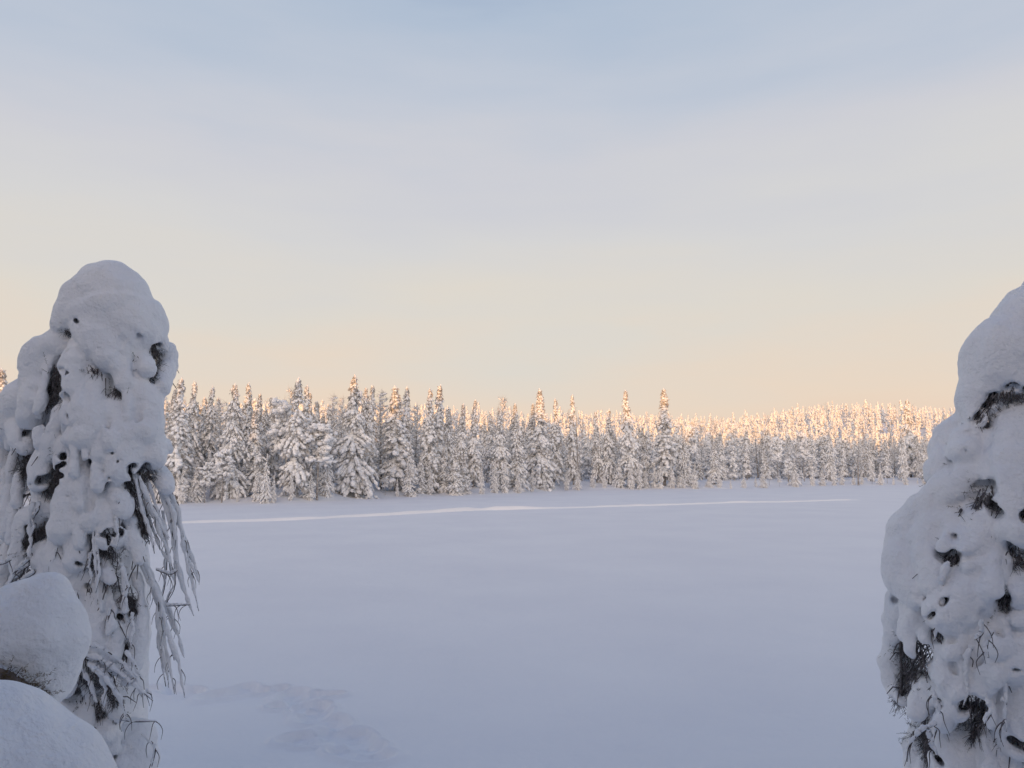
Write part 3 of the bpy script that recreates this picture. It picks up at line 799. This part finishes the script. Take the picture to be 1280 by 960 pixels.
SL = Shape(118, 5.5, [(327, 18), (345, 44), (370, 58), (400, 72), (440, 84), (500, 100), (600, 112), (700, 120), (800, 122), (1040, 110)])
lobes_l = [
 [(142, 369, 39), (150, 385, 42)], [(164, 392, 34), (172, 415, 30)], [(108, 368, 26), (90, 385, 20), (78, 405, 14)], [(112, 400, 26), (118, 430, 22)],
 [(135, 400, 32), (132, 432, 24), (135, 448, 14)], [(108, 425, 18), (96, 460, 16), (90, 486, 13)], [(158, 420, 22), (150, 452, 14), (156, 480, 12)],
 [(182, 400, 22), (194, 412, 14)], [(184, 392, 20), (193, 410, 15), (196, 428, 11)], [(212, 436, 7), (210, 458, 11), (202, 486, 10)], [(176, 448, 14), (182, 462, 10)],
 [(76, 430, 24), (58, 448, 28), (48, 480, 22), (44, 500, 16)], [(60, 470, 22), (40, 520, 14)], [(84, 500, 9), (74, 525, 10), (62, 560, 9), (48, 590, 7)],
 [(122, 480, 17), (122, 520, 22), (112, 545, 17)], [(168, 470, 12), (180, 500, 20), (184, 540, 22)], [(150, 520, 34), (160, 560, 36), (152, 590, 20)],
 [(186, 545, 20), (192, 570, 15)], [(205, 556, 8), (210, 562, 6)], [(200, 590, 9), (208, 610, 8)],
 [(30, 500, 30), (8, 540, 34), (-4, 600, 34), (-8, 660, 26)], [(24, 530, 20), (30, 560, 12)], [(62, 560, 12), (54, 585, 15), (52, 600, 12)],
 [(88, 560, 20), (92, 620, 22), (84, 660, 22)], [(60, 640, 18), (40, 650, 16), (26, 690, 14), (24, 715, 10)], [(120, 600, 20), (118, 650, 16)],
 [(140, 600, 10), (128, 640, 14), (140, 668, 22)], [(158, 650, 18), (168, 672, 14), (174, 700, 8)], [(148, 600, 14), (152, 640, 12)],
 [(104, 640, 18), (100, 680, 18), (98, 700, 14)], [(64, 690, 24), (62, 740, 26), (70, 790, 26), (84, 830, 16)], [(90, 720, 20), (102, 760, 22), (104, 800, 16)],
 [(118, 720, 12), (126, 770, 20), (122, 810, 15)], [(148, 745, 12), (146, 780, 14), (142, 820, 9)], [(170, 720, 6), (176, 760, 9), (175, 800, 9), (168, 830, 8), (160, 850, 6)],
 [(128, 700, 10), (138, 725, 9)], [.08, (100, 820, 14), (110, 850, 12), (112, 890, 12)], [.06, (135, 850, 8), (142, 880, 9), (150, 896, 7)],
 [(168, 925, 26), (168, 965, 28), (168, 1040, 26)], [.1, (60, 880, 50), (80, 960, 60), (90, 1040, 60)], [.1, (130, 930, 30), (130, 1040, 40)],
 [.12, (0, 700, 30), (10, 760, 40), (0, 840, 40)],
]
pockets_l = [(88, 388, 3, 98, 378, 2.5), (94, 402, 4.5, 98, 404, 4), (76, 414, 1.8, 94, 409, 1.8), (154, 396, 2, 157, 418, 2),
 (106, 464, 4, 124, 465, 4), (110, 455, 3, 108, 472, 4), (72, 464, 6, 69, 486, 6.5), (68, 486, 5.5, 62, 508, 4), (82, 495, 3, 84, 506, 3.5),
 (190, 420, 3, 193, 440, 5), (193, 440, 4.5, 187, 484, 3.5), (172, 449, 3.2, 180, 462, 3), (144, 489, 4, 152, 498, 4), (152, 497, 4, 165, 502, 3), (176, 508, 2, 177, 510, 2),
 (101, 552, 2.5, 115, 554, 3), (117, 536, 2, 119, 550, 2.5), (25, 545, 6, 32, 550, 5), (72, 555, 2.5, 78, 590, 6), (78, 585, 6, 72, 606, 6), (70, 609, 5, 40, 604, 4.5), (38, 570, 3, 30, 595, 3),
 (134, 597, 4, 140, 612, 3), (166, 585, 4, 158, 612, 5), (158, 612, 5, 170, 636, 5), (172, 600, 4, 185, 590, 5), (175, 640, 5, 178, 672, 4), (115, 640, 2.5, 124, 656, 2),
 (124, 672, 4, 152, 672, 6), (114, 678, 5, 116, 700, 6), (118, 700, 6, 126, 712, 4), (134, 680, 5, 140, 700, 5), (143, 718, 3, 144, 722, 3), (82, 668, 2, 92, 700, 2), (96, 706, 3.5, 99, 710, 3.5),
 (38, 655, 3, 37, 680, 4.5), (36, 680, 4, 34, 696, 5), (42, 670, 3, 54, 664, 3), (62, 658, 3, 75, 650, 2.5), (35, 716, 5, 20, 740, 5), (10, 690, 2, 0, 676, 3),
 (110, 738, 3.5, 116, 744, 3), (152, 746, 3, 162, 748, 3.5), (164, 750, 4, 168, 770, 3.5), (152, 775, 4, 155, 790, 4), (163, 775, 2, 162, 792, 2), (128, 774, 3, 129, 780, 3), (107, 776, 2, 110, 790, 2),
 (140, 815, 3, 148, 808, 3), (157, 805, 3, 158, 822, 5), (105, 850, 6, 112, 858, 5), (92, 880, 4, 100, 878, 5), (118, 882, 6, 126, 888, 6), (134, 845, 5, 136, 858, 6), (140, 872, 4, 146, 885, 4), (120, 840, 5, 128, 850, 5),
 (108, 790, 2, 108, 818, 2.5)]
creases_l = [(3, (128, 478), (124, 470)), (3.5, (84, 440), (88, 470), (84, 495)), (3, (108, 556), (104, 530)), (4, (133, 520), (140, 550), (150, 580)), (3.5, (112, 580), (112, 640)), (3, (60, 510), (48, 530), (30, 552)), (3, (88, 515), (80, 540), (78, 560)),
 (3, (62, 700), (44, 730)), (3, (112, 720), (116, 760)), (3, (135, 740), (134, 790)), (3, (85, 620), (70, 640)), (3, (150, 600), (160, 585)), (3, (98, 715), (84, 730)), (3, (156, 720), (160, 740)), (4, (140, 470), (136, 500)), (2.5, (150, 425), (152, 455), (148, 470)), (2.5, (172, 400), (176, 440)), (3, (170, 500), (176, 545))]
strands_l = [
 (.026, (180, 585, -.30), (203, 606, -.30), (217, 645, -.28), (222, 700, -.26), (232, 738, -.25), (245, 770, -.24)),
 (.022, (176, 610, -.38), (192, 650, -.36), (206, 688, -.34), (221, 712, -.32)),
 (.024, (200, 590, -.2), (216, 625, -.18), (232, 675, -.18), (242, 705, -.18), (250, 728, -.17)),
 (.020, (172, 600, -.42), (178, 640, -.42), (186, 672, -.40), (195, 692, -.38)),
 (.024, (176, 680, -.40), (190, 722, -.40), (202, 752, -.38), (210, 790, -.36), (220, 830, -.34), (230, 872, -.33)),
 (.020, (184, 700, -.3), (198, 750, -.3), (206, 800, -.3), (212, 850, -.3)),
 (.018, (196, 740, -.2), (212, 770, -.2), (226, 800, -.2), (230, 822, -.2)),
 (.020, (186, 600, -.34), (196, 640, -.33), (210, 672, -.32)),
 (.018, (205, 640, -.14), (212, 690, -.14), (214, 730, -.14), (206, 760, -.14)),
 (.014, (196, 712, -.36), (208, 718, -.36), (221, 713, -.34)),
 (.012, (206, 757, -.3), (220, 757, -.3), (236, 756, -.26)),
 (.022, (108, 820, -.62), (128, 826, -.62), (150, 842, -.6), (170, 862, -.6), (190, 876, -.58)),
 (.026, (112, 832, -.6), (134, 846, -.6), (148, 872, -.6), (160, 896, -.58)),
 (.020, (124, 838, -.6), (130, 862, -.6), (134, 890, -.6)),
 (.018, (104, 838, -.58), (116, 856, -.58), (122, 880, -.58)),
 (.014, (146, 898, -.55), (168, 902, -.55), (196, 902, -.52)),
 (.014, (180, 918, -.5), (190, 934, -.5), (192, 958, -.5)),
 (.022, (150, 828, -.55), (166, 842, -.55), (176, 862, -.54), (186, 868, -.52)),
 (.016, (-14, 706, -.5), (4, 705, -.5), (20, 700, -.5)), (.016, (40, 716, -.5), (24, 728, -.5), (4, 752, -.5), (0, 770, -.5)), (.018, (36, 700, -.52), (18, 716, -.52), (6, 748, -.5)),
]
big_tree(SL, (-4.25, 4.55, .35), (-2.1, 6.45, 4.7), .0125, lobes_l, pockets_l, creases_l, strands_l, 5,
         'domed spruce entirely plastered in thick snow at left, twigs hanging down its right side', 1060,
         [(327, 110), (345, 96), (385, 68), (420, 60), (440, 32), (490, 18), (505, -60), (1100, -60)],
         [(327, 165), (345, 188), (385, 206), (430, 206), (500, 196), (560, 204), (590, 196), (640, 180), (700, 180), (800, 184), (850, 165), (890, 155), (960, 196), (1100, 196)],
         [(0, 110, 430, 600, 60, 5, 10, 40, 90, -.01), (100, 205, 430, 600, 50, 6, 11, 40, 90, -.01), (-10, 190, 575, 760, 170, 4.2, 9.5, 28, 75, -.01), (40, 190, 720, 880, 180, 3.8, 8.5, 25, 65, -.02), (60, 200, 840, 1010, 60, 6, 12, 15, 40, .03)], 425)

SR = Shape(1300, 4.4, [(335, 15), (350, 40), (390, 60), (440, 88), (480, 92), (560, 118), (620, 150), (700, 172), (780, 178), (880, 175), (1100, 150)])
lobes_r = [
 [(1300, 385, 38), (1292, 410, 44)], [(1278, 400, 30), (1262, 430, 38), (1246, 462, 34)], [(1250, 440, 36), (1228, 480, 28), (1216, 500, 18)], [(1285, 440, 46), (1270, 470, 26)],
 [(1232, 490, 28), (1218, 515, 14), (1222, 524, 10)], [(1222, 470, 22), (1210, 500, 12)],
 [(1208, 532, 22), (1190, 556, 25), (1178, 582, 17), (1166, 598, 9)], [(1212, 540, 18), (1206, 565, 18)],
 [(1262, 515, 14), (1264, 550, 26), (1258, 590, 34), (1262, 630, 28), (1268, 665, 18)], [(1290, 520, 30), (1290, 620, 40), (1285, 670, 20)],
 [(1236, 560, 26), (1208, 600, 26), (1175, 625, 24), (1150, 650, 30), (1140, 680, 32), (1138, 715, 30), (1152, 742, 22)], [(1178, 630, 24), (1165, 680, 26), (1170, 730, 20)],
 [(1196, 640, 12), (1184, 665, 15), (1182, 685, 12)], [(1214, 640, 12), (1222, 664, 22), (1222, 690, 17), (1214, 706, 11)], [(1200, 650, 12), (1204, 690, 10)],
 [(1250, 680, 16), (1236, 712, 26), (1212, 738, 30), (1188, 765, 26)], [(1216, 730, 28), (1200, 790, 32), (1196, 840, 24), (1196, 862, 16)], [(1236, 760, 24), (1240, 800, 22), (1236, 840, 20)],
 [(1184, 780, 20), (1176, 830, 15), (1186, 868, 14), (1196, 885, 12)], [(1222, 830, 22), (1222, 862, 15)], [(1262, 720, 14), (1272, 745, 14)],
 [(1130, 755, 22), (1124, 790, 19), (1120, 830, 17), (1120, 856, 14), (1127, 874, 7)], [(1150, 745, 20), (1146, 772, 18), (1138, 792, 12)], [(1150, 785, 12), (1146, 812, 11)], [(1160, 780, 12), (1158, 800, 9)],
 [.05, (1150, 850, 14), (1162, 862, 16), (1156, 876, 12)], [(1266, 770, 26), (1268, 805, 24), (1262, 830, 18)], [(1268, 855, 24), (1266, 895, 26), (1268, 925, 18)], [(1300, 700, 24), (1300, 800, 40), (1300, 900, 40)],
 [(1180, 905, 14), (1184, 930, 16), (1190, 980, 20)], [(1198, 915, 20), (1206, 960, 28), (1210, 1060, 34)], [(1240, 905, 14), (1238, 940, 24), (1240, 990, 28), (1240, 1080, 34)],
 [.06, (1160, 905, 16), (1148, 930, 14), (1146, 965, 12)], [.08, (1160, 960, 24), (1160, 1080, 34)], [(1278, 950, 20), (1280, 1060, 34)],
]
pockets_r = [(1222, 532, 5, 1212, 533, 4), (1226, 526, 5, 1244, 502, 6), (1244, 495, 4, 1262, 491, 5), (1264, 488, 6, 1290, 494, 7), (1206, 567, 3.5, 1207, 565, 3.5), (1194, 580, 2, 1168, 602, 1.8),
 (1222, 632, 7, 1238, 620, 8), (1238, 616, 6, 1228, 632, 7), (1242, 644, 8, 1246, 652, 8), (1200, 637, 4, 1201, 638, 4), (1196, 606, 1.6, 1212, 599, 1.6), (1180, 702, 5, 1200, 701, 6), (1194, 680, 3, 1196, 676, 4), (1186, 708, 5, 1192, 709, 5),
 (1208, 708, 2.5, 1220, 704, 2.5), (1190, 735, 3, 1194, 742, 3), (1188, 748, 6, 1176, 760, 5.5), (1172, 764, 6, 1164, 772, 5), (1240, 758, 5, 1258, 750, 7), (1262, 690, 6, 1274, 704, 6), (1230, 780, 2, 1222, 796, 2.5), (1214, 792, 2, 1206, 804, 2),
 (1170, 804, 3.5, 1176, 803, 3.5), (1153, 818, 7, 1156, 834, 7), (1134, 834, 6, 1134, 846, 6), (1143, 840, 5, 1142, 852, 5), (1132, 862, 4, 1127, 876, 4), (1162, 858, 3.5, 1168, 862, 4), (1172, 880, 4.5, 1174, 884, 4.5),
 (1208, 884, 6, 1222, 880, 7), (1204, 894, 6, 1200, 892, 5), (1224, 884, 6, 1232, 888, 4), (1216, 918, 4, 1222, 912, 5), (1238, 890, 3, 1230, 900, 3), (1248, 915, 3, 1252, 928, 3), (1266, 838, 4, 1274, 838, 5), (1266, 935, 7, 1280, 938, 6),
 (1158, 910, 2, 1142, 918, 2), (1150, 780, 2.5, 1130, 815, 2), (1172, 950, 4, 1178, 962, 4), (1278, 640, 3, 1280, 650, 4), (1160, 925, 4, 1166, 940, 4)]
creases_r = [(3.5, (1182, 632), (1172, 660), (1170, 680)), (4, (1228, 560), (1236, 600), (1240, 625)), (3, (1200, 520), (1198, 535)), (3.5, (1128, 742), (1116, 750)), (3.5, (1206, 700), (1230, 690), (1240, 670)), (4, (1212, 790), (1216, 830)), (3.5, (1226, 760), (1224, 800), (1228, 840)),
 (3.5, (1190, 800), (1194, 850)), (4, (1250, 770), (1248, 840)), (4, (1222, 900), (1222, 970)), (4, (1254, 860), (1250, 930)), (3, (1170, 740), (1156, 770)), (3, (1285, 530), (1282, 600), (1278, 650)), (3, (1186, 560), (1190, 590)), (4, (1234, 500), (1214, 540))]
strands_r = [(.016, (1172, 905, -.62), (1152, 915, -.62), (1136, 932, -.6), (1130, 952, -.6)), (.014, (1160, 912, -.62), (1162, 930, -.62), (1170, 945, -.6)),
 (.014, (1232, 776, -.75), (1228, 792, -.75), (1220, 800, -.75)), (.014, (1240, 790, -.74), (1236, 810, -.74), (1234, 822, -.74)),
 (.014, (1234, 870, -.76), (1236, 890, -.76), (1232, 905, -.76)), (.014, (1164, 865, -.6), (1170, 880, -.6), (1174, 892, -.6))]
big_tree(SR, (2.05, 3.35, .45), (4.15, 5.45, 4.3), .0125, lobes_r, pockets_r, creases_r, strands_r, 11,
         'nearer spruce under heavy pillow-shaped snow, cut by the right edge, green needles in its hollows', 1120,
         [(345, 1282), (390, 1250), (430, 1216), (470, 1205), (500, 1196), (515, 1204), (560, 1166), (600, 1162), (650, 1112), (700, 1106), (860, 1104), (880, 1130), (1100, 1126)],
         [(300, 1700), (1100, 1700)],
         [(1180, 1290, 520, 660, 18, 12, 20, 30, 60, .02), (1110, 1290, 640, 800, 75, 6, 14, 25, 70, -.01), (1105, 1290, 780, 960, 130, 6, 12, 25, 70, -.02), (1120, 1290, 940, 1080, 30, 9, 16, 20, 50, .02)], 500)

# ------------------------------------------------------------------ snow-buried sapling and drift at the lower left
def buried():
    S = Shape(20, 3.9, [(715, 20), (760, 70), (800, 88), (880, 90), (1000, 60)]); k = S.ppm; rg = np.random.default_rng(3)
    f = Field((-3.35, 3.3, .9), (-1.95, 4.7, 3.1), .0125)
    for L in ([(-40, 800, 52), (14, 788, 48), (46, 772, 40)], [(50, 770, 38), (53, 802, 45), (46, 836, 44)], [(20, 745, 14), (60, 738, 14), (80, 764, 13)], [(30, 800, 50), (44, 845, 36)]):
        chain_seg(f, [(P(x, y, 3.9 - .05), r / k) for x, y, r in L], .08)
    chain_seg(f, [(P(20, 880, 4.0), .2), (P(20, 1040, 4.0), .22)], .05)
    f.noise(.25, .020, 91); f.noise(.09, .010, 92); f.noise(.04, .004, 93)
    for o in (-.5, -.42, -.34, -.26, -.18): f.seg(P(-30, 842, 3.9 + o), P(42, 872, 3.9 + o), 19 / k, 15 / k, .02, True)
    V, T = f.nets(); V = relax(V, T, 2)
    c = P(20, 960, 4.0); t = empty('snow_buried_sapling', (c[0], 4.0, float(ground_z(c[0], 4.0)) - .05)); base = np.array(t.location)
    tag(t, 'round snow-buried sapling before the left spruce, brown bark and needles showing under its bulge', 'sapling')
    mesh('snow', V - base, T, M_snow, parent=t)
    v, tt = join([tube([base, P(20, 900, 3.95), P(10, 800, 3.9)], (.035, .025, .015), 8), ])
    mesh('trunk', v - base, tt, M_bark, parent=t)
    b = [P(-30, 836, 3.60), P(5, 846, 3.58), P(30, 860, 3.56), P(50, 872, 3.58)]
    v, tt = tube(b, (.028, .030, .024, .014), 9, 8); v = v + rg.normal(0, .0022, v.shape)
    o = mesh('branch', v - base, tt, M_bark, parent=t)
    nd = []; tw = []
    for (x, y, n, r) in [(44, 866, 46, .022), (36, 866, 30, .02), (20, 850, 16, .016), (8, 843, 14, .014), (30, 856, 18, .018), (50, 872, 12, .012), (-10, 840, 10, .015)]:
        cc = P(x, y, 3.56); nd.append(needle_cluster(cc, r, n, rg)); tw += twig_cluster(cc, r * .7, 8, rg, .4, .05, .002)
    v, tt = join(nd); mesh('needles', v - base, tt, M_brown, parent=t)
    v, tt = join(tw); mesh('twigs', v - base, tt, M_twig, parent=t)
    # drift
    f = Field((-3.2, 2.5, .8), (-1.4, 3.75, 2.35), .016)
    k = F / 3.15
    chain_seg(f, [(P(-110, 1008, 3.15), 126 / k), (P(-30, 1000, 3.15), 122 / k), (P(22, 1007, 3.15), 110 / k)], .03)
    chain_seg(f, [(P(-60, 1010, 3.0), 100 / k), (P(46, 1060, 3.1), 86 / k)], .03)
    f.noise(.35, .035, 71); f.noise(.12, .010, 72); f.noise(.05, .003, 73)
    V, T = f.nets(); V = relax(V, T, 3)
    c = np.array((-2.2, 3.15, 1.2))
    o = mesh('snow_mound', V - c, T, M_snow); o.location = c
    tag(o, 'smooth rounded snow mound filling the lower left corner', 'snow mound')
M_brown = mat('brown_needles', (.055, .042, .018), .7, vary=(8, (.12, .085, .035)))
buried()
